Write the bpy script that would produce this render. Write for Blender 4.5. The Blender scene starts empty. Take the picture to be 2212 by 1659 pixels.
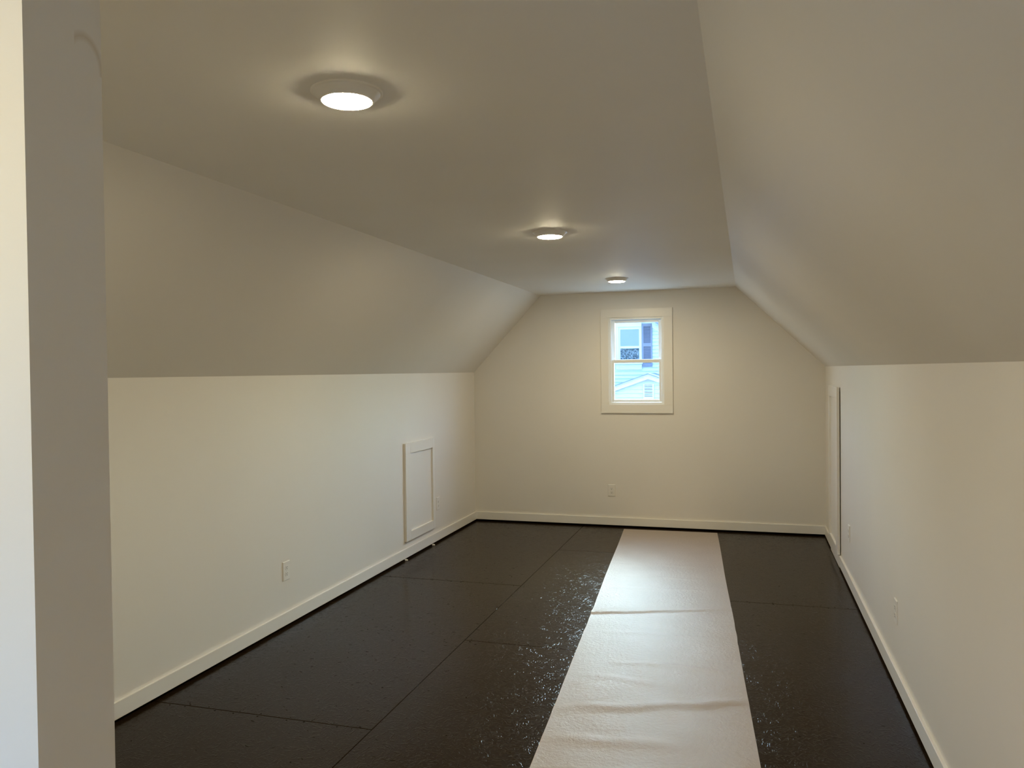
import bpy, bmesh, math, random
from mathutils import Vector, Matrix, noise

S = bpy.context.scene
C = S.collection
random.seed(7)

# ------------------------------------------------------------------ camera
F_PX, YAW, PITCH, ROLL, EYE = 1700.0, 0.29006, 0.016396, -0.01179, 1.605
fw = Vector((-math.sin(YAW) * math.cos(PITCH), math.cos(YAW) * math.cos(PITCH), -math.sin(PITCH)))
rt = fw.cross(Vector((0, 0, 1))).normalized()
up = rt.cross(fw)
r2 = math.cos(ROLL) * rt + math.sin(ROLL) * up
u2 = -math.sin(ROLL) * rt + math.cos(ROLL) * up
cd = bpy.data.cameras.new('camera')
cd.sensor_fit = 'HORIZONTAL'; cd.sensor_width = 36.0; cd.lens = F_PX / 2212 * 36
cd.clip_start = 0.02; cd.clip_end = 300
cam = bpy.data.objects.new('camera', cd); C.objects.link(cam)
mw = Matrix((( r2.x, u2.x, -fw.x, 0), (r2.y, u2.y, -fw.y, 0), (r2.z, u2.z, -fw.z, EYE), (0, 0, 0, 1)))
cam.matrix_world = mw
S.camera = cam

# ------------------------------------------------------------------ world, exposure
SKY_TINT = (0.45, 0.72, 1.0); SKY_L = 5.2       # daylight as a lamp-balanced camera sees it
LAMP = (1.0, 0.86, 0.56); LAMP_L = 345.0
w = bpy.data.worlds.new('hazy_sky'); S.world = w; w.use_nodes = True
wt = w.node_tree; bg = wt.nodes['Background']
sk = wt.nodes.new('ShaderNodeTexSky'); sk.sky_type = 'NISHITA'; sk.sun_disc = False      # hazy sun veiled behind the neighbouring house
sk.sun_elevation = math.radians(37); sk.sun_rotation = math.radians(7); sk.air_density = 1.0; sk.dust_density = 6.0
tn = wt.nodes.new('ShaderNodeMix'); tn.data_type = 'RGBA'; tn.blend_type = 'MULTIPLY'; tn.inputs[0].default_value = 1.0
tn.inputs[7].default_value = (*SKY_TINT, 1)
wt.links.new(sk.outputs[0], tn.inputs[6]); wt.links.new(tn.outputs[2], bg.inputs[0])
bg.inputs[1].default_value = SKY_L
S.view_settings.view_transform = 'Standard'; S.view_settings.look = 'None'
S.view_settings.exposure = 0.0; S.view_settings.gamma = 1.0; S.view_settings.use_curve_mapping = False
cy = S.cycles
cy.use_denoising = True
cy.use_adaptive_sampling = True; cy.adaptive_threshold = 0.02; cy.adaptive_min_samples = 16
cy.max_bounces = 7; cy.diffuse_bounces = 6; cy.glossy_bounces = 3; cy.transparent_max_bounces = 12
cy.caustics_reflective = False; cy.caustics_refractive = False
cy.sample_clamp_indirect = 6.0
cy.use_light_tree = False

# ------------------------------------------------------------------ room measures (metres)
XL, XR = -2.811, 0.714          # knee walls
XCL, XCR = -2.063, -0.098       # edges of the flat ceiling
D, B = 7.995, -1.55              # far wall, back wall
ZL, ZR = 1.595, 1.615           # knee wall heights
ZCL, ZCR = 2.393, 2.404         # ceiling at its two edges
PY0, PY1, PX = 0.718, 0.834, -0.80   # wall end beside the camera
def zc(x): return ZCL + (ZCR - ZCL) * (x - XCL) / (XCR - XCL)

# ------------------------------------------------------------------ materials
def mat(name, col, rough=0.5, spec=0.5):
    m = bpy.data.materials.new(name); m.use_nodes = True
    b = m.node_tree.nodes['Principled BSDF']
    b.inputs['Base Color'].default_value = (*col, 1)
    b.inputs['Roughness'].default_value = rough
    b.inputs['Specular IOR Level'].default_value = spec
    return m, m.node_tree, b
def nd(t, typ, **kw):
    n = t.nodes.new(typ)
    for k, v in kw.items():
        if hasattr(n, k): setattr(n, k, v)
        else: n.inputs[k.replace('_', ' ')].default_value = v
    return n
def coords(t):
    return nd(t, 'ShaderNodeTexCoord').outputs['Object']
def paint(name, col, rough, bump=0.03, scale=180, var=0.03, spec=0.5):
    m, t, b = mat(name, col, rough, spec)
    co = coords(t)
    if bump > 0.06:
        n = nd(t, 'ShaderNodeTexNoise', Scale=scale, Detail=2.0)
        t.links.new(co, n.inputs['Vector'])
        bp = nd(t, 'ShaderNodeBump', Strength=bump, Distance=0.002)
        t.links.new(n.outputs['Fac'], bp.inputs['Height']); t.links.new(bp.outputs[0], b.inputs['Normal'])
    n2 = nd(t, 'ShaderNodeTexNoise', Scale=1.7, Detail=1.0)
    t.links.new(co, n2.inputs['Vector'])
    mx = nd(t, 'ShaderNodeMix', data_type='RGBA')
    mx.inputs[6].default_value = (*[c * (1 - var) for c in col], 1); mx.inputs[7].default_value = (*[min(1, c * (1 + var)) for c in col], 1)
    t.links.new(n2.outputs['Fac'], mx.inputs[0]); t.links.new(mx.outputs[2], b.inputs['Base Color'])
    return m
WALL = paint('wall_paint', (0.79, 0.76, 0.71), 0.55, 0.05)
CEIL = paint('ceiling_paint', (0.87, 0.85, 0.81), 0.60, 0.04)
TRIM = paint('trim_paint', (0.83, 0.81, 0.77), 0.34, 0.03, 60, 0.015)
VINYL = paint('white_vinyl', (0.85, 0.87, 0.87), 0.30, 0.0, 40, 0.01)
PLATE = paint('outlet_plastic', (0.80, 0.78, 0.74), 0.30, 0.0, 40, 0.01)
DARK = paint('dark_slot', (0.02, 0.018, 0.016), 0.6, 0.0, 40, 0.1)
METAL, _t, _b = mat('screw_paint', (0.70, 0.68, 0.64), 0.35); _b.inputs['Metallic'].default_value = 0.3
LIGHTTRIM = paint('light_trim_white', (0.86, 0.85, 0.82), 0.32, 0.0, 40, 0.01)
GAPDARK = paint('gap_shade_and_nick_black', (0.008, 0.006, 0.005), 0.9, 0.05, 60, 0.2, 0.0)  # near-black stands in for shade in the gaps; also colours nicks and dimples
SIDING = paint('pale_siding', (0.36, 0.37, 0.37), 0.55, 0.05, 30, 0.03)
HTRIM = paint('house_trim', (0.39, 0.40, 0.40), 0.5, 0.02, 30, 0.02)
SHUTTER = paint('blue_grey_shutter', (0.10, 0.092, 0.11), 0.6, 0.1, 40, 0.1)
BLIND = paint('window_blind', (0.15, 0.16, 0.16), 0.6, 0.02, 30, 0.03)
SHINGLE = paint('grey_shingle', (0.13, 0.128, 0.14), 0.85, 0.3, 50, 0.15)
GROUND = paint('pale_gravel', (0.22, 0.215, 0.20), 0.9, 0.4, 12, 0.25)
CRAWL = paint('unlit_void_black', (0.02, 0.017, 0.014), 0.9, 0.1, 20, 0.2, 0.1)  # near-black colour stands in for the darkness of unlit hollows

# lamp lens
LENS = bpy.data.materials.new('lit_lens'); LENS.use_nodes = True
t = LENS.node_tree; t.nodes.clear()
o_ = t.nodes.new('ShaderNodeOutputMaterial'); e_ = t.nodes.new('ShaderNodeEmission')
e_.inputs[0].default_value = (*LAMP, 1); e_.inputs[1].default_value = LAMP_L
t.links.new(e_.outputs[0], o_.inputs[0])

# window glass: thin pane, mostly clear with a little mirror
def pane_mat(name, tint):
    m = bpy.data.materials.new(name); m.use_nodes = True
    t = m.node_tree; t.nodes.clear()
    o = t.nodes.new('ShaderNodeOutputMaterial'); mx = t.nodes.new('ShaderNodeMixShader')
    tr = t.nodes.new('ShaderNodeBsdfTransparent'); gl = t.nodes.new('ShaderNodeBsdfGlossy')
    tr.inputs[0].default_value = (*tint, 1); gl.inputs['Roughness'].default_value = 0.02
    lw = t.nodes.new('ShaderNodeLayerWeight'); lw.inputs[0].default_value = 0.5          # Schlick mirror term, same from both faces
    pw_ = nd(t, 'ShaderNodeMath', operation='POWER'); pw_.inputs[1].default_value = 5.0; t.links.new(lw.outputs['Facing'], pw_.inputs[0])
    fr = nd(t, 'ShaderNodeMath', operation='MULTIPLY_ADD'); fr.inputs[1].default_value = 0.9; fr.inputs[2].default_value = 0.035; t.links.new(pw_.outputs[0], fr.inputs[0])
    t.links.new(fr.outputs[0], mx.inputs[0]); t.links.new(tr.outputs[0], mx.inputs[1]); t.links.new(gl.outputs[0], mx.inputs[2])
    t.links.new(mx.outputs[0], o.inputs[0])
    return m
GLASS = pane_mat('window_glass', (0.96, 0.98, 0.98))
HGLASS, t, b = mat('house_glass', (0.03, 0.035, 0.035), 0.06)
n = nd(t, 'ShaderNodeTexNoise', Scale=22.0, Detail=6.0); t.links.new(coords(t), n.inputs['Vector'])
cr = nd(t, 'ShaderNodeValToRGB'); cr.color_ramp.elements[0].position = 0.42; cr.color_ramp.elements[0].color = (0.02, 0.03, 0.035, 1)  # pale mottling painted into the glass colour stands in for reflections
cr.color_ramp.elements[1].position = 0.66; cr.color_ramp.elements[1].color = (0.16, 0.17, 0.17, 1)
t.links.new(n.outputs['Fac'], cr.inputs[0]); t.links.new(cr.outputs[0], b.inputs['Base Color'])

# brown painted strand board
FLOOR, t, b = mat('brown_floor_paint', (0.03, 0.02, 0.012), 0.19, 0.11)
co = coords(t)
def strands(scale, sx, sy, seed):
    off = nd(t, 'ShaderNodeMapping'); off.inputs['Location'].default_value = (seed * 3.1, seed * 1.7, 0)
    t.links.new(co, off.inputs[0])
    v = nd(t, 'ShaderNodeTexVoronoi', Scale=scale); v.voronoi_dimensions = '2D'
    t.links.new(off.outputs[0], v.inputs['Vector'])
    sep = nd(t, 'ShaderNodeSeparateColor'); t.links.new(v.outputs['Color'], sep.inputs[0])
    ang = nd(t, 'ShaderNodeMath', operation='MULTIPLY'); ang.inputs[1].default_value = 6.283
    t.links.new(sep.outputs[0], ang.inputs[0])
    ro = nd(t, 'ShaderNodeVectorRotate', rotation_type='Z_AXIS')
    t.links.new(off.outputs[0], ro.inputs['Vector']); t.links.new(ang.outputs[0], ro.inputs['Angle'])
    mp = nd(t, 'ShaderNodeMapping'); mp.inputs['Scale'].default_value = (sx, sy, 1)
    t.links.new(ro.outputs[0], mp.inputs[0])
    nn = nd(t, 'ShaderNodeTexNoise', Scale=1.0, Detail=2.0); nn.noise_dimensions = '2D'
    t.links.new(mp.outputs[0], nn.inputs['Vector'])
    return nn.outputs['Fac'], sep.outputs[1]
def raised(fac, lo, hi):             # elongated strand edges standing proud where the noise peaks
    r = nd(t, 'ShaderNodeMapRange'); r.interpolation_type = 'SMOOTHSTEP'
    r.inputs['From Min'].default_value = lo; r.inputs['From Max'].default_value = hi
    t.links.new(fac, r.inputs['Value']); return r.outputs[0]
s1, c1 = strands(27, 30, 125, 1.0)
s2, c2 = strands(17, 19, 80, 2.0)
ad = nd(t, 'ShaderNodeMath', operation='ADD')
t.links.new(raised(s1, 0.55, 0.74), ad.inputs[0]); t.links.new(raised(s2, 0.56, 0.76), ad.inputs[1])
bp = nd(t, 'ShaderNodeBump', Strength=1.0, Distance=0.00045)
t.links.new(ad.outputs[0], bp.inputs['Height']); t.links.new(bp.outputs[0], b.inputs['Normal'])
fl = s1
cr = nd(t, 'ShaderNodeValToRGB'); cr.color_ramp.elements[0].position = 0.80; cr.color_ramp.elements[1].position = 0.84
t.links.new(fl, cr.inputs[0])
big = nd(t, 'ShaderNodeTexNoise', Scale=0.9, Detail=4.0); t.links.new(co, big.inputs['Vector'])
mx0 = nd(t, 'ShaderNodeMix', data_type='RGBA'); mx0.inputs[6].default_value = (0.014, 0.0074, 0.0032, 1); mx0.inputs[7].default_value = (0.021, 0.0122, 0.0060, 1)
t.links.new(big.outputs['Fac'], mx0.inputs[0])
mx = nd(t, 'ShaderNodeMix', data_type='RGBA'); mx.inputs[7].default_value = (0.012, 0.009, 0.007, 1)
t.links.new(cr.outputs[0], mx.inputs[0]); t.links.new(mx0.outputs[2], mx.inputs[6]); t.links.new(mx.outputs[2], b.inputs['Base Color'])

# builder's paper
PAPER, t, b = mat('rosin_paper', (0.66, 0.50, 0.40), 0.44, 0.32)
co = coords(t)
n1 = nd(t, 'ShaderNodeTexNoise', Scale=48.0, Detail=5.0, Roughness=0.65); t.links.new(co, n1.inputs['Vector'])
n2 = nd(t, 'ShaderNodeTexNoise', Scale=330.0, Detail=2.0); t.links.new(co, n2.inputs['Vector'])
m1 = nd(t, 'ShaderNodeMath', operation='MULTIPLY_ADD'); m1.inputs[1].default_value = 0.12
t.links.new(n2.outputs['Fac'], m1.inputs[0]); t.links.new(n1.outputs['Fac'], m1.inputs[2])
bp = nd(t, 'ShaderNodeBump', Strength=1.0, Distance=0.0042)
t.links.new(m1.outputs[0], bp.inputs['Height']); t.links.new(bp.outputs[0], b.inputs['Normal'])
n3 = nd(t, 'ShaderNodeTexNoise', Scale=5.0, Detail=5.0); t.links.new(co, n3.inputs['Vector'])
mx = nd(t, 'ShaderNodeMix', data_type='RGBA'); mx.inputs[6].default_value = (0.37, 0.305, 0.26, 1); mx.inputs[7].default_value = (0.43, 0.365, 0.32, 1)
t.links.new(n3.outputs['Fac'], mx.inputs[0]); t.links.new(mx.outputs[2], b.inputs['Base Color'])

# wall end: same paint with a thin brown smear near its top
JAMB = WALL.copy(); JAMB.name = 'wall_end_paint'
t = JAMB.node_tree; b = t.nodes['Principled BSDF']
src = b.inputs['Base Color'].links[0].from_socket
sp = nd(t, 'ShaderNodeSeparateXYZ'); t.links.new(coords(t), sp.inputs[0])
def mth(op, a, c):
    n = nd(t, 'ShaderNodeMath', operation=op)
    for k, q in enumerate((a, c)):
        if q is None: continue
        if isinstance(q, (int, float)): n.inputs[k].default_value = q
        else: t.links.new(q, n.inputs[k])
    return n.outputs[0]
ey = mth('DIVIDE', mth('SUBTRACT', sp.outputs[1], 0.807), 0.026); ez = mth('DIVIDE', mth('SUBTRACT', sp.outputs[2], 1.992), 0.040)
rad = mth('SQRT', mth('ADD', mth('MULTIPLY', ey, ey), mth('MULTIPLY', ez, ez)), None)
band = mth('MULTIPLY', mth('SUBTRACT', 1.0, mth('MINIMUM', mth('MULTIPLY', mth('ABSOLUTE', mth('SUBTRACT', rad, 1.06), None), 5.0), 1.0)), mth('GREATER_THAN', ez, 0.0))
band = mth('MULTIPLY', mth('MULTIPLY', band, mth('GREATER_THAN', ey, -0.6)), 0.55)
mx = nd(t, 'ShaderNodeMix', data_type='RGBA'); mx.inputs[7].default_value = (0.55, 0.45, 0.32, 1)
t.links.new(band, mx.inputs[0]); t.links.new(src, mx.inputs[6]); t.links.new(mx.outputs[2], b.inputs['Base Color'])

# ------------------------------------------------------------------ mesh helpers
def link(name, me, m, parent=None):
    o = bpy.data.objects.new(name, me); C.objects.link(o)
    if m and not me.materials: me.materials.append(m)
    if parent: o.parent = parent
    return o
def mesh(name, vs, fs, m, parent=None):
    me = bpy.data.meshes.new(name); me.from_pydata(vs, [], fs); me.update()
    return link(name, me, m, parent)
BF = [(0, 3, 2, 1), (4, 5, 6, 7), (0, 1, 5, 4), (1, 2, 6, 5), (2, 3, 7, 6), (3, 0, 4, 7)]
def boxes(name, bs, m, parent=None, bevel=0.0, seg=1):
    bm = bmesh.new()
    for (x0, x1, y0, y1, z0, z1) in bs:
        v = [bm.verts.new(p) for p in ((x0, y0, z0), (x1, y0, z0), (x1, y1, z0), (x0, y1, z0), (x0, y0, z1), (x1, y0, z1), (x1, y1, z1), (x0, y1, z1))]
        for f in BF: bm.faces.new([v[i] for i in f])
    if bevel: bmesh.ops.bevel(bm, geom=bm.edges[:], offset=bevel, segments=seg, affect='EDGES', profile=0.5)
    me = bpy.data.meshes.new(name); bm.to_mesh(me); bm.free()
    return link(name, me, m, parent)
def box(name, x0, x1, y0, y1, z0, z1, m, parent=None, bevel=0.0, seg=1):
    return boxes(name, [(x0, x1, y0, y1, z0, z1)], m, parent, bevel, seg)
def prism_xz(name, poly, y0, y1, m, parent=None):
    n = len(poly)
    vs = [(x, y0, z) for x, z in poly] + [(x, y1, z) for x, z in poly]
    fs = [tuple(range(n)), tuple(range(2 * n - 1, n - 1, -1))] + [(i, i + n, (i + 1) % n + n, (i + 1) % n) for i in range(n)]
    o = mesh(name, vs, fs, m, parent)
    bm = bmesh.new(); bm.from_mesh(o.data); bmesh.ops.recalc_face_normals(bm, faces=bm.faces[:]); bm.to_mesh(o.data); bm.free()
    return o
def lathe(name, prof, m, parent=None, seg=48, smooth=True):
    vs, fs = [], []
    for (r, z) in prof:
        for k in range(seg):
            a = 2 * math.pi * k / seg; vs.append((r * math.cos(a), r * math.sin(a), z))
    for i in range(len(prof) - 1):
        for k in range(seg):
            k2 = (k + 1) % seg
            fs.append((i * seg + k, i * seg + k2, (i + 1) * seg + k2, (i + 1) * seg + k))
    o = mesh(name, vs, fs, m, parent)
    for p in o.data.polygons: p.use_smooth = smooth
    return o
def empty(name, loc=(0, 0, 0), rz=0.0):
    o = bpy.data.objects.new(name, None); C.objects.link(o); o.location = loc; o.rotation_euler = (0, 0, rz)
    o.empty_display_size = 0.1
    return o
def tag(o, label, cat, group=None, kind=None):
    o['label'] = label; o['category'] = cat
    if group: o['group'] = group
    if kind: o['kind'] = kind
    return o
def struct(o, label, cat): return tag(o, label, cat, kind='structure')
def copy_tree(o, parent=None):
    c = o.copy(); C.objects.link(c); c.parent = parent
    for ch in list(o.children): copy_tree(ch, c)
    return c

# ------------------------------------------------------------------ floor
floor = box('floor', XL - 0.30, XR + 0.30, B - 0.3, D + 0.2, -0.12, -0.019, GAPDARK)
struct(floor, 'dark brown painted strand-board floor of the attic room', 'floor')
GAP = 0.0016
strips = [(XL - 0.08, -1.627, [B - 0.1, -1.695, 0.743, 3.181, 5.628, D + 0.03]),
          (-1.627, -0.408, [B - 0.1, -0.476, 1.962, 4.400, 6.840, D + 0.03]),
          (-0.408, XR + 0.08, [B - 0.1, -1.695, 0.743, 3.175, 5.612, D + 0.03])]
for x0, x1, ys in strips:
    for a, b_ in zip(ys, ys[1:]):
        box('subfloor_sheet', x0 + GAP, x1 - GAP, a + GAP, b_ - GAP, -0.019, 0.0, FLOOR, floor, 0.0015)
# nail dimples along the joints and over the joists
vs, fs = [], []
def dimple(x, y, r):
    i = len(vs); n = 6; a0 = random.random(); st = random.uniform(0.6, 1.5)
    for k in range(n):
        a = a0 + k * math.pi * 2 / n
        vs.append((x + r * math.cos(a) * st, y + r * math.sin(a), 0.0004))
    fs.append(tuple(range(i, i + n)))
for x0, x1, ys in strips:
    for y in ys[1:-1]:
        x = x0 + 0.03
        while x < x1:
            for s in (-1, 1):
                if random.random() < 0.85: dimple(x + random.uniform(-.03, .03), y + s * random.uniform(.010, .018), random.uniform(.0025, .005))
            x += 0.13
    y = ys[0]
    while y < D:
        x = x0 + 0.04
        while x < x1:
            if random.random() < 0.55: dimple(x + random.uniform(-.05, .05), y + random.uniform(-.02, .02), random.uniform(.002, .0042))
            x += 0.27
        y += 0.406
# short nicks where flakes of the board have lifted
for k in range(420):
    x = random.uniform(XL + .15, XR - .1); y = random.uniform(1.6, D - .2)
    if random.random() < .5: x, y = random.gauss(-1.9, .45), random.gauss(4.4, .9)
    if not (XL + .1 < x < XR - .1 and 1.2 < y < D - .1): continue
    a = random.gauss(0, .5); L = random.uniform(.004, .016); W_ = random.uniform(.0008, .002)
    c_, s_ = math.cos(a), math.sin(a); i = len(vs)
    for (u_, v_) in ((-L, 0), (-L * .3, -W_), (L, -W_ * .2), (L * .4, W_)): vs.append((x + u_ * c_ - v_ * s_, y + u_ * s_ + v_ * c_, .0004))
    fs.append((i, i + 1, i + 2, i + 3))
nails = mesh('nail_dimples', vs, fs, GAPDARK, floor); nails['kind'] = 'stuff'

# ------------------------------------------------------------------ walls, slopes, ceiling
T = 0.10; G = 0.018
wl = box('wall_left', XL - T, XL, B, D, G + 0.004, ZL, WALL); struct(wl, 'white left knee wall with a small access door', 'wall')
box('gap_shade_plate', XL - T, XL - 0.06, B, D, 0.0, G + 0.004, GAPDARK, wl)  # near-black strip supplies the shade in the gap under the baseboard
# right knee wall, opening behind the tall access door
HY0, HY1, HZ0, HZ1 = 6.79, 7.42, 0.14, 1.41
wr = boxes('wall_right', [(XR, XR + T, B, HY0, G + 0.004, ZR), (XR, XR + T, HY1, D, G + 0.004, ZR), (XR, XR + T, HY0, HY1, G + 0.004, HZ0), (XR, XR + T, HY0, HY1, HZ1, ZR)], WALL)
struct(wr, 'white right knee wall with a tall access door near the far corner', 'wall')
box('gap_shade_plate', XR + 0.06, XR + T, B, D, 0.0, G + 0.004, GAPDARK, wr)
cs = boxes('wall_crawlspace', [(XR + 0.6, XR + 0.65, HY0 - .2, HY1 + .2, 0, 1.6), (XR + T, XR + .6, HY0 - .25, HY0 - .2, 0, 1.6), (XR + T, XR + .6, HY1 + .2, HY1 + .25, 0, 1.6), (XR + T, XR + .65, HY0 - .25, HY1 + .25, 1.6, 1.65), (XR + T, XR + .65, HY0 - .25, HY1 + .25, -.05, 0)], CRAWL)
struct(cs, 'near-black lining standing in for crawlspace darkness behind the tall access door', 'wall')
# flat ceiling and the two slopes
ce = prism_xz('ceiling', [(XCL, ZCL), (XCR, ZCR), (XCR, ZCR + .14), (XCL, ZCL + .14)], B, D, CEIL)
struct(ce, 'flat white ceiling strip carrying the round lights', 'ceiling')
sl = prism_xz('wall_slope_left', [(XL, ZL), (XCL, ZCL), (XCL, ZCL + .14), (XL - T, ZL + .02), (XL - T, ZL)], B, D, WALL)
struct(sl, 'sloped white ceiling above the left knee wall', 'ceiling')
sr = prism_xz('wall_slope_right', [(XR, ZR), (XCR, ZCR), (XCR, ZCR + .14), (XR + T, ZR + .02), (XR + T, ZR)], B, D, WALL)
struct(sr, 'sloped white ceiling above the right knee wall', 'ceiling')
# gable walls with a window opening each
WX0, WX1, WZ0, WZ1 = -1.349, -0.794, 1.251, 2.135
WCX = (WX0 + WX1) / 2
def gable_wall(name, y0, y1, label, WX0=WX0, WX1=WX1):
    X0, X1 = XL - 0.5, XR + 0.5
    o = boxes(name, [(X0, WX0, y0, y1, .022, 2.9), (WX1, X1, y0, y1, .022, 2.9), (WX0, WX1, y0, y1, .022, WZ0), (WX0, WX1, y0, y1, WZ1, 2.9), (X0, X1, y0, y1, -3.0, -.02)], WALL)
    box('gap_shade_plate', X0, X1, y0 + .03, y1 - .03, -.02, .022, GAPDARK, o)
    return struct(o, label, 'wall')
gable_wall('wall_far', D, D + 0.075, 'white far gable wall with one small window')
gable_wall('wall_back', B - 0.075, B, 'white gable wall behind the camera with a window', -1.45 - (WX1 - WX0), -1.45 + (WX1 - WX0))
# wall end beside the camera
pw = prism_xz('wall_partition', [(XL, 0.002), (PX, 0.002), (PX, zc(PX)), (XCL, ZCL), (XL, ZL)], PY0, PY1, JAMB)
struct(pw, 'end of the cross wall at the left edge, bright front and shaded side', 'wall')

# ------------------------------------------------------------------ baseboards
HB, TB = 0.098, 0.015
bl = box('baseboard_left', XL, XL + TB, PY1, D, G, HB, TRIM, None, 0.0012); struct(bl, 'white baseboard along the left knee wall', 'baseboard')
bf = box('baseboard_far', XL + TB, XR - TB, D - TB, D, G, HB, TRIM, None, 0.0012); struct(bf, 'white baseboard along the far gable wall', 'baseboard')
br = empty('baseboard_right', (XR, B, 0)); struct(br, 'white baseboard along the right knee wall in three lengths', 'baseboard')
def rb(y0, y1, dz, dx):
    o = box('baseboard_length', -TB - dx, 0, y0 - B, y1 - B, G + dz, HB + dz * .15, TRIM, br, 0.0012)
rb(B, 6.74, 0.0, 0.001); rb(6.741, 7.40, -0.013, 0.0015); rb(7.401, D, 0.0, 0.0)

# ------------------------------------------------------------------ windows
def make_window(name, loc, rz, label):
    r = empty(name, loc, rz); struct(r, label, 'window')
    hw = (WX1 - WX0) / 2
    cw = 0.086; ct = 0.018
    # flat casing, mitre-free butt boards
    box('casing_board', -hw - cw + .005, hw + cw, -ct, 0, WZ1, WZ1 + cw, TRIM, r, 0.0004)
    box('casing_board', -hw - cw + .005, hw + cw, -ct, 0, WZ0 - cw, WZ0, TRIM, r, 0.0004)
    box('casing_board', -hw - cw + .005, -hw, -ct, 0, WZ0 + .0003, WZ1 - .0003, TRIM, r, 0.0004)
    box('casing_board', hw, hw + cw, -ct, 0, WZ0 + .0003, WZ1 - .0003, TRIM, r, 0.0004)
    # vinyl frame lining the opening
    f = 0.022
    box('frame_side', -hw, -hw + f, -.006, .075, WZ0, WZ1, VINYL, r, 0.0015)
    box('frame_side', hw - f, hw, -.006, .075, WZ0, WZ1, VINYL, r, 0.0015)
    box('frame_head', -hw + f, hw - f, -.006, .075, WZ1 - f, WZ1, VINYL, r, 0.0015)
    box('frame_sill', -hw + f, hw - f, -.006, .075, WZ0, WZ0 + f, VINYL, r, 0.0015)
    # thin stops running up the frame
    for s in (-1, 1):
        x = s * (hw - f)
        box('stop_bead', min(x, x - s * .007), max(x, x - s * .007), .002, .009, WZ0 + f, WZ1 - f, VINYL, r, 0.001)
    def sash(nm, y, z0, z1, st, bt, tp):
        q = hw - f - 0.001
        e = bpy.data.objects.new(nm, None); C.objects.link(e); e.parent = r; e.location = (0, y, 0); e.empty_display_size = .05
        d = .013
        box('stile', -q, -q + st, -d, d, z0, z1, VINYL, e, 0.002)
        box('stile', q - st, q, -d, d, z0, z1, VINYL, e, 0.002)
        box('rail', -q + st, q - st, -d, d, z0, z0 + bt, VINYL, e, 0.002)
        box('rail', -q + st, q - st, -d, d, z1 - tp, z1, VINYL, e, 0.002)
        box('pane', -q + st - .004, q - st + .004, -.002, .002, z0 + bt - .004, z1 - tp + .004, GLASS, e)
        return e
    sash('lower_sash', .024, WZ0 + f + .001, 1.708, .028, .026, .034)
    sash('upper_sash', .052, 1.684, WZ1 - f - .001, .034, .026, .030)
    return r
make_window('window_1', (WCX, D, 0), 0, 'small white double-hung window with flat casing in the far wall')
w2 = make_window('window_2', (-1.45, B, 0), math.pi, 'white double-hung window in the wall behind the camera, unseen and widened for daylight')

w2.scale = (2.0, 1.0, 1.0)          # unseen back window, doubled in width to put more daylight on the wall end

# ------------------------------------------------------------------ access doors
def shaker(root, y0, y1, z0, z1, sn, sf, rt_, rb_, th, pan):
    # local frame: +x out from wall, y along room
    box('stile', 0, th, y0, y0 + sn, z0, z1, TRIM, root, 0.001)
    box('stile', 0, th, y1 - sf, y1, z0, z1, TRIM, root, 0.001)
    box('rail', 0, th, y0 + sn, y1 - sf, z1 - rt_, z1, TRIM, root, 0.001)
    box('rail', 0, th, y0 + sn, y1 - sf, z0, z0 + rb_, TRIM, root, 0.001)
    box('panel', 0, pan, y0 + sn, y1 - sf, z0 + rb_, z1 - rt_, TRIM, root)
dl = empty('access_door', (XL, 6.155, 0.155))
shaker(dl, 0, .648, 0, .840, .102, .045, .090, .076, .021, .004)
tag(dl, 'small white recessed-panel access door low on the left knee wall', 'access door')
dr = empty('access_door', (XR - 0.007, 6.765, HB + .004))
dr.scale = (-1, 1, 1)
shaker(dr, 0, .695, 0, 1.345, .105, .070, .090, .050, .021, .004)
box('hinge_leaf', -.0065, 0.0, .660, .690, .20, .27, METAL, dr)
box('hinge_leaf', -.0065, 0.0, .660, .690, 1.05, 1.12, METAL, dr)
tag(dr, 'tall white access door standing slightly ajar at the far end of the right wall', 'access door')

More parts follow.
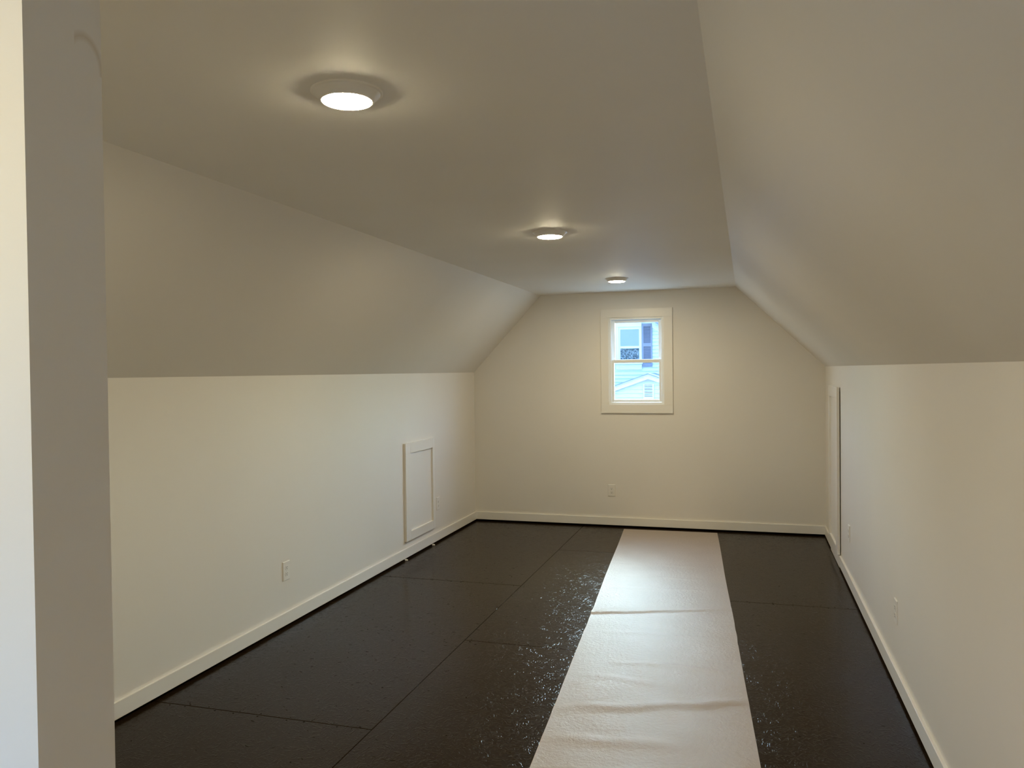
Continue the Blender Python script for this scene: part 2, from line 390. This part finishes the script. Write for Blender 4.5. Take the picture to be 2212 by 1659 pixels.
# ------------------------------------------------------------------ wall outlets
def make_outlet():
    r = empty('wall_outlet')
    w_, h_, t_ = .0385, .0600, .0062
    i = .003
    vs = [(-w_, 0, -h_), (w_, 0, -h_), (w_, 0, h_), (-w_, 0, h_), (-w_, -.0025, -h_), (w_, -.0025, -h_), (w_, -.0025, h_), (-w_, -.0025, h_),
          (-w_ + i, -t_, -h_ + i), (w_ - i, -t_, -h_ + i), (w_ - i, -t_, h_ - i), (-w_ + i, -t_, h_ - i)]
    fs = [(8, 9, 10, 11)] + [(a, (a + 1) % 4, (a + 1) % 4 + 4, a + 4) for a in range(4)] + [(a + 4, (a + 1) % 4 + 4, (a + 1) % 4 + 8, a + 8) for a in range(4)]
    mesh('cover_plate', vs, fs, PLATE, r)
    for zc_ in (.0195, -.0195):
        pts = []
        for k in range(24):
            a = 2 * math.pi * k / 24
            pts.append((.0175 * math.cos(a), max(-.0135, min(.0135, .0175 * math.sin(a)))))
        n = len(pts)
        vs = [(x, -t_ + .0005, z) for x, z in pts] + [(x * .96, -t_ - .0022, z * .96) for x, z in pts]
        fs = [tuple(range(n, 2 * n))] + [(k, (k + 1) % n, (k + 1) % n + n, k + n) for k in range(n)]
        rc = mesh('receptacle', vs, fs, PLATE, r); rc.location = (0, 0, zc_)
        y0, y1 = -t_ - .0026, -t_ - .0010
        box('slot', -.0078, -.0054, y0, y1, -.0005, .0080, DARK, rc)
        box('slot', .0054, .0078, y0, y1, .0005, .0072, DARK, rc)
        v2 = [(.0032 * math.cos(a * math.pi / 6), y0, -.0070 + .0032 * math.sin(a * math.pi / 6)) for a in range(12)]
        v3 = [(x, y1, z) for x, _, z in v2]
        mesh('ground_hole', v2 + v3, [tuple(range(12))] + [(k, (k + 1) % 12, (k + 1) % 12 + 12, k + 12) for k in range(12)], DARK, rc)
    sc = lathe('screw', [(0.0001, .0012), (.0030, .0010), (.0034, 0)], METAL, r, 12); sc.rotation_euler = (math.pi / 2, 0, 0); sc.location = (0, -t_, 0)
    return r
out0 = make_outlet()
spots = [((WCX - .262, D, .372), 0, 'outlet plate on the far gable wall under the window'),
         ((XL, 4.352, .356), math.pi / 2, 'outlet plate on the left knee wall, nearest the camera'),
         ((XL, 6.915, .360), math.pi / 2, 'outlet plate on the left knee wall just past the small access door'),
         ((XR, 6.215, .386), -math.pi / 2, 'outlet plate on the right knee wall beside the tall access door'),
         ((XR, 4.325, .374), -math.pi / 2, 'outlet plate on the right knee wall, nearest the camera')]
for i, (loc, rz, lab) in enumerate(spots):
    o = out0 if i == 0 else copy_tree(out0)
    o.location = loc; o.rotation_euler = (0, 0, rz)
    tag(o, lab, 'outlet', 'white wall outlets')

# ------------------------------------------------------------------ ceiling lights
def make_light():
    r = empty('ceiling_light')
    lathe('trim_ring', [(.1010, .002), (.1010, -.0025), (.0990, -.0045), (.0950, -.0050), (.0930, -.0065), (.0750, -.0255), (.0725, -.0270), (.0700, -.0272)], LIGHTTRIM, r, 64)
    lathe('lens', [(.0700, -.0268), (.0693, -.0286), (.0650, -.0301), (.0450, -.0318), (.0002, -.0328)], LENS, r, 28)
    return r
L0 = make_light()
LX = -1.077
for i, (y, lab) in enumerate(((2.012, 'round lit ceiling light, nearest and largest in view'), (4.402, 'round lit ceiling light, the middle one of the row'),
                              (6.823, 'round lit ceiling light, farthest, above the window end'), (-0.15, 'round lit ceiling light behind the camera, before the cross wall'))):
    o = L0 if i == 0 else copy_tree(L0)
    o.location = (LX, y, zc(LX))
    tag(o, lab, 'ceiling light', 'round ceiling lights in a row')

# ------------------------------------------------------------------ floor paper
PL, PWD = 9.8, 0.912
ux, uy = 0.0712, -0.99746           # running direction from the far end towards the camera
px, py = 0.99746, 0.0712
ORG = Vector((-1.196, 7.893, 0))
folds = [(5.085, 5.40, .015, .020, .075, 1.0, 0.35)]     # yL, yR, height, near drop, far rise, left weight, right weight
ripples = [(4.26, 4.29, .0035, .030, .25, .85), (3.60, 3.90, .0065, .045, 0, 1), (3.30, 3.42, .005, .05, 0, .7), (4.05, 4.00, .0028, .04, .1, .6),
           (3.05, 3.12, .006, .05, .2, 1), (4.75, 4.80, .002, .03, .1, .9), (5.75, 5.82, .0018, .03, .1, .9), (6.1, 6.12, .0015, .025, .1, .9), (6.5, 6.5, .0018, .03, 0, .9),
           (2.7, 2.9, .007, .05, 0, 1), (2.3, 2.2, .006, .06, 0, 1), (1.6, 1.9, .007, .05, 0, 1)]
def height(s, y):                    # s across 0..1, y room depth
    h = 0.0012
    for yl, yr, a, nd_, fr, wl_, wr_ in folds:
        d = y - (yl + (yr - yl) * s + .006 * noise.noise((s * 5, 1.3, 0)))
        k = a * (wl_ + (wr_ - wl_) * s)
        h += k * (math.exp(-(d / nd_) ** 2) if d < 0 else math.exp(-(d / fr) ** 2))
    for yl, yr, a, wd, s0, s1 in ripples:
        d = y - (yl + (yr - yl) * s + .03 * noise.noise((s * 4, yl * 7, 0)))
        e = max(0, min(1, (s - s0) / .25 + .3)) * max(0, min(1, (s1 - s) / .25 + .3))
        h += a * (1.7 if yl < 4.7 else 1.0) * e * math.exp(-(d / wd) ** 2)
    near = max(0.0, min(1.0, (5.4 - y) / 2.6))
    h += (.0004 + .0048 * near) * (0.5 + 0.5 * noise.noise((s * 1.6, y * 5.2, 3.0)))
    h += (.0003 + .0022 * near) * (0.5 + 0.5 * noise.noise((s * 5.0, y * 11.0, 9.0)))
    return max(0.0006, h)
NS, NL = 48, 1600
vs, fs = [], []
for j in range(NL + 1):
    v = PL * j / NL
    for i in range(NS + 1):
        s = i / NS
        wob = .004 * noise.noise((v * .8, 0.5, 0)) + (.003 * noise.noise((v * 6, 5.5, 0)) if (s == 0 or s == 1) and 2.4 < v < 3.2 else 0)
        x = ORG.x + ux * v + px * PWD * s + wob; y = ORG.y + uy * v + py * PWD * s * .25
        vs.append((x - ORG.x, y - ORG.y, height(s, y)))
for j in range(NL):
    for i in range(NS):
        a = j * (NS + 1) + i
        fs.append((a, a + NS + 1, a + NS + 2, a + 1))
pp = mesh('floor_paper', vs, fs, PAPER); pp.location = ORG
for p in pp.data.polygons: p.use_smooth = True
tag(pp, 'long wrinkled tan paper runner rolled out down the brown floor', 'paper')

# ------------------------------------------------------------------ white shims under the left baseboard
for (x, y, lab) in ((-2.789, 6.744, 'tiny white spacer under the left baseboard below the access door'), (-2.790, 6.142, 'tiny white spacer under the left baseboard before the access door')):
    o = boxes('spacer', [(-.012, .012, -.010, .010, 0.0, .008), (-.016, .006, -.007, .007, .007, .013)], PLATE, None, .002)
    o.location = (x, y, 0); o.rotation_euler = (0, 0, random.uniform(0, 1))
    tag(o, lab, 'spacer')

# ------------------------------------------------------------------ outdoors: neighbouring house
gr = box('ground', -60, 60, D + .2, 80, -3.3, -3.0, GROUND); struct(gr, 'pale gravel yard between the houses, below the window', 'ground')
gr2 = box('ground', -60, 60, -60, B - .2, -3.3, -3.0, GROUND); struct(gr2, 'pale gravel yard behind the house', 'ground')
HY = 22.0
house = empty('neighbour_house', (-4.6, HY, -3.0))
tag(house, 'pale clapboard house seen through the far window, with a blue-grey shutter', 'house')
HX, HZ = -4.6, -3.0
def lap(name, x0a, x1a, x0b, x1b, z0, z1, yb, parent, ox, oz):
    # clapboard: lower edge proud of the wall, ends cut to the roof line
    vs = [(x0a - ox, yb - .028, z0 - oz), (x1a - ox, yb - .028, z0 - oz), (x1b - ox, yb - .004, z1 - oz), (x0b - ox, yb - .004, z1 - oz),
          (x0a - ox, yb, z0 - oz), (x1a - ox, yb, z0 - oz), (x1b - ox, yb, z1 - oz), (x0b - ox, yb, z1 - oz)]
    mesh(name, vs, BF, SIDING, parent)
# gable roof line: z = RZ - RS*|x - RX|
RX, RZ_, RS = -5.2, 4.52, 0.64
XA, XB = -9.2, -1.0
def roofx(z):                       # half width at height z
    return (RZ_ - z) / RS
z = -2.9
off = (2.668 + 2.9) % 0.1005
z = -2.9 + off - 0.1005
while z < RZ_ - 0.15:
    z1 = z + 0.1005
    ha, hb_ = roofx(z), roofx(z1)
    lap('siding_board', max(XA, RX - ha), min(XB, RX + ha), max(XA, RX - hb_), min(XB, RX + hb_), max(z, -3), z1, 0.0, house, HX, HZ)
    z = z1
box('wall_core', XA - HX, XB - HX, 0.0, 6.0, 0, RZ_ - RS * (XB - RX) - HZ - .2, SIDING, house)
mesh('gable_core', [(RX - HX, .0, RZ_ - HZ), (XA - HX, .0, RZ_ - RS * (RX - XA) - HZ - .2), (XB - HX, .0, RZ_ - RS * (XB - RX) - HZ - .2)], [(0, 1, 2)], SIDING, house)
def raker(name, x0, z0, x1, z1, h, y0, y1, m, parent, ox, oz):
    vs = [(x0 - ox, y0, z0 - h - oz), (x1 - ox, y0, z1 - h - oz), (x1 - ox, y1, z1 - h - oz), (x0 - ox, y1, z0 - h - oz),
          (x0 - ox, y0, z0 - oz), (x1 - ox, y0, z1 - oz), (x1 - ox, y1, z1 - oz), (x0 - ox, y1, z0 - oz)]
    return mesh(name, vs, BF, m, parent)
zR = RZ_ - RS * (XB + .35 - RX); zLf = RZ_ - RS * (RX - (XA - .35))
dz = .16
raker('rake_board', RX, RZ_ + dz, XB + .35, zR + dz, .15, -.05, .0, HTRIM, house, HX, HZ)
raker('rake_board', XA - .35, zLf + dz, RX, RZ_ + dz, .15, -.05, .0, HTRIM, house, HX, HZ)
raker('rake_trim', RX, RZ_ + .012, XB + .35, zR + .012, .05, -.035, .0, HTRIM, house, HX, HZ)
raker('roof', RX, RZ_ + dz + .09, XB + .35, zR + dz + .09, .09, -.30, 6.2, SHINGLE, house, HX, HZ)
raker('roof', XA - .35, zLf + dz + .09, RX, RZ_ + dz + .09, .09, -.30, 6.2, SHINGLE, house, HX, HZ)
# its window
def hbox(name, x0, x1, y0, y1, z0, z1, m, parent, bevel=0):
    return box(name, x0 - HX, x1 - HX, y0, y1, z0 - HZ, z1 - HZ, m, parent, bevel)
hw_ = bpy.data.objects.new('house_window', None); C.objects.link(hw_); hw_.parent = house
hbox('side_casing', -3.505, -3.425, -.06, -.0, 1.62, 2.80, HTRIM, hw_)
hbox('side_casing', -2.845 + .035, -2.785, -.06, -.0, 1.62, 2.80, HTRIM, hw_)
hbox('head_casing', -3.505, -2.785, -.075, -.0, 2.80, 2.92, HTRIM, hw_)
hbox('sill', -3.53, -2.76, -.10, -.0, 1.76, 1.80, HTRIM, hw_)
hbox('apron', -3.505, -2.785, -.05, -.0, 1.60, 1.76, HTRIM, hw_)
hbox('sash_stile', -3.425, -3.382, -.04, -.0, 1.80, 2.80, HTRIM, hw_)
hbox('sash_stile', -2.860, -2.81, -.04, -.0, 1.80, 2.80, HTRIM, hw_)
hbox('sash_rail', -3.382, -2.860, -.04, -.0, 2.73, 2.80, HTRIM, hw_)
hbox('sash_rail', -3.382, -2.860, -.05, -.0, 2.20, 2.262, HTRIM, hw_)
hbox('sash_rail', -3.382, -2.860, -.04, -.0, 1.80, 1.887, HTRIM, hw_)
hbox('pane', -3.382, -2.860, -.037, -.032, 1.887, 2.20, HGLASS, hw_)
bs = []
zz = 2.262
while zz < 2.728:
    bs.append((-3.382 - HX, -2.860 - HX, -.037, -.033, zz - HZ, zz + .0237 - HZ)); zz += .0245
bl_ = boxes('blind_slats', bs, BLIND, hw_); bl_['kind'] = 'stuff'
hbox('blind_back', -3.382, -2.860, -.033, -.029, 2.262, 2.73, BLIND, hw_)
# its shutter
sh = bpy.data.objects.new('shutter', None); C.objects.link(sh); sh.parent = house
SX0, SX1, SZ0, SZ1 = -2.776, -2.499, 1.685, 2.880
hbox('shutter_stile', SX0, SX0 + .04, -.055, -.02, SZ0, SZ1, SHUTTER, sh)
hbox('shutter_stile', SX1 - .04, SX1, -.055, -.02, SZ0, SZ1, SHUTTER, sh)
for a, b_ in ((SZ0, SZ0 + .08), (2.243, 2.332), (SZ1 - .08, SZ1)):
    hbox('shutter_rail', SX0 + .04, SX1 - .04, -.055, -.02, a, b_, SHUTTER, sh)
vs, fs = [], []
for a, b_ in ((SZ0 + .08, 2.243), (2.332, SZ1 - .08)):
    zz = a
    while zz < b_ - .01:
        i = len(vs); x0, x1 = SX0 + .04 - HX, SX1 - .04 - HX
        vs += [(x0, -.050, zz - HZ), (x1, -.050, zz - HZ), (x1, -.024, zz + .028 - HZ), (x0, -.024, zz + .028 - HZ),
               (x0, -.050, zz + .006 - HZ), (x1, -.050, zz + .006 - HZ), (x1, -.024, zz + .034 - HZ), (x0, -.024, zz + .034 - HZ)]
        fs += [tuple(i + q for q in f) for f in BF]
        zz += .030
lv = mesh('louvers', vs, fs, SHUTTER, sh); lv['kind'] = 'stuff'

# low gabled wing in front of it
WY = 20.5
wing = empty('gabled_wing', (-2.43, WY, -3.0))
tag(wing, 'low pale gabled wing with a louvred vent in front of the neighbouring house', 'house')
AX, AZ, AS = -2.43, 1.51, 0.352
ox, oz = -2.43, -3.0
HALF = 2.1
def wtop(x): return AZ - AS * abs(x - AX)
z = 1.201 - 0.1045 * 40
while z < AZ - .2:
    z1 = z + .1045
    ha, hb_ = min(HALF - .15, (AZ - .04 - z) / AS), min(HALF - .15, max(0.01, (AZ - .04 - z1) / AS))
    if ha > 0.05: lap('siding_board', AX - ha, AX + ha, AX - hb_, AX + hb_, max(z, -3.0), z1, 0.0, wing, ox, oz)
    z = z1
mesh('gable_core', [(-HALF + .15, .001, 0), (HALF - .15, .001, 0), (HALF - .15, .001, wtop(AX + HALF - .15) - .06 + 3), (0, .001, AZ - .06 + 3), (-HALF + .15, .001, wtop(AX + HALF - .15) - .06 + 3)], [(0, 1, 2, 3, 4)], SIDING, wing)
for s in (-1, 1):
    xa, xb = (AX, AX + HALF) if s > 0 else (AX - HALF, AX)
    raker('rake_board', xa, wtop(xa) - .045, xb, wtop(xb) - .045, .105, -.14, -.0, HTRIM, wing, ox, oz)
    raker('rake_moulding', xa, wtop(xa) - .022, xb, wtop(xb) - .022, .030, -.17, -.0, HTRIM, wing, ox, oz)
    raker('roof', xa, wtop(xa), xb, wtop(xb), .028, -.20, HY - WY - .03, SHINGLE, wing, ox, oz)
    box('side_wall', min(s * (HALF - .2), s * (HALF - .15)), max(s * (HALF - .2), s * (HALF - .15)), .0, HY - WY - .03, 0, wtop(AX + HALF) - .05 + 3, SIDING, wing)
ve = bpy.data.objects.new('louvred_vent', None); C.objects.link(ve); ve.parent = wing
VX0, VX1, VZ0, VZ1 = -2.572 - ox, -2.296 - ox, .830 + 3, 1.238 + 3
box('vent_frame', VX0, VX0 + .035, -.05, -.0, VZ0, VZ1, HTRIM, ve); box('vent_frame', VX1 - .035, VX1, -.05, -.0, VZ0, VZ1, HTRIM, ve)
box('vent_frame', VX0 + .035, VX1 - .035, -.05, -.0, VZ1 - .025, VZ1, HTRIM, ve); box('vent_frame', VX0 + .035, VX1 - .035, -.05, -.0, VZ0, VZ0 + .055, HTRIM, ve)
box('vent_back', VX0 + .035, VX1 - .035, -.033, -.030, VZ0 + .055, VZ1 - .025, CRAWL, ve)
for k in range(8):
    zz = VZ0 + .055 + k * .0415
    mesh('vent_slat', [(VX0 + .035, -.048, zz), (VX1 - .035, -.048, zz), (VX1 - .035, -.032, zz + .026), (VX0 + .035, -.032, zz + .026),
                       (VX0 + .035, -.048, zz + .012), (VX1 - .035, -.048, zz + .012), (VX1 - .035, -.032, zz + .031), (VX0 + .035, -.032, zz + .031)], BF, HTRIM, ve)
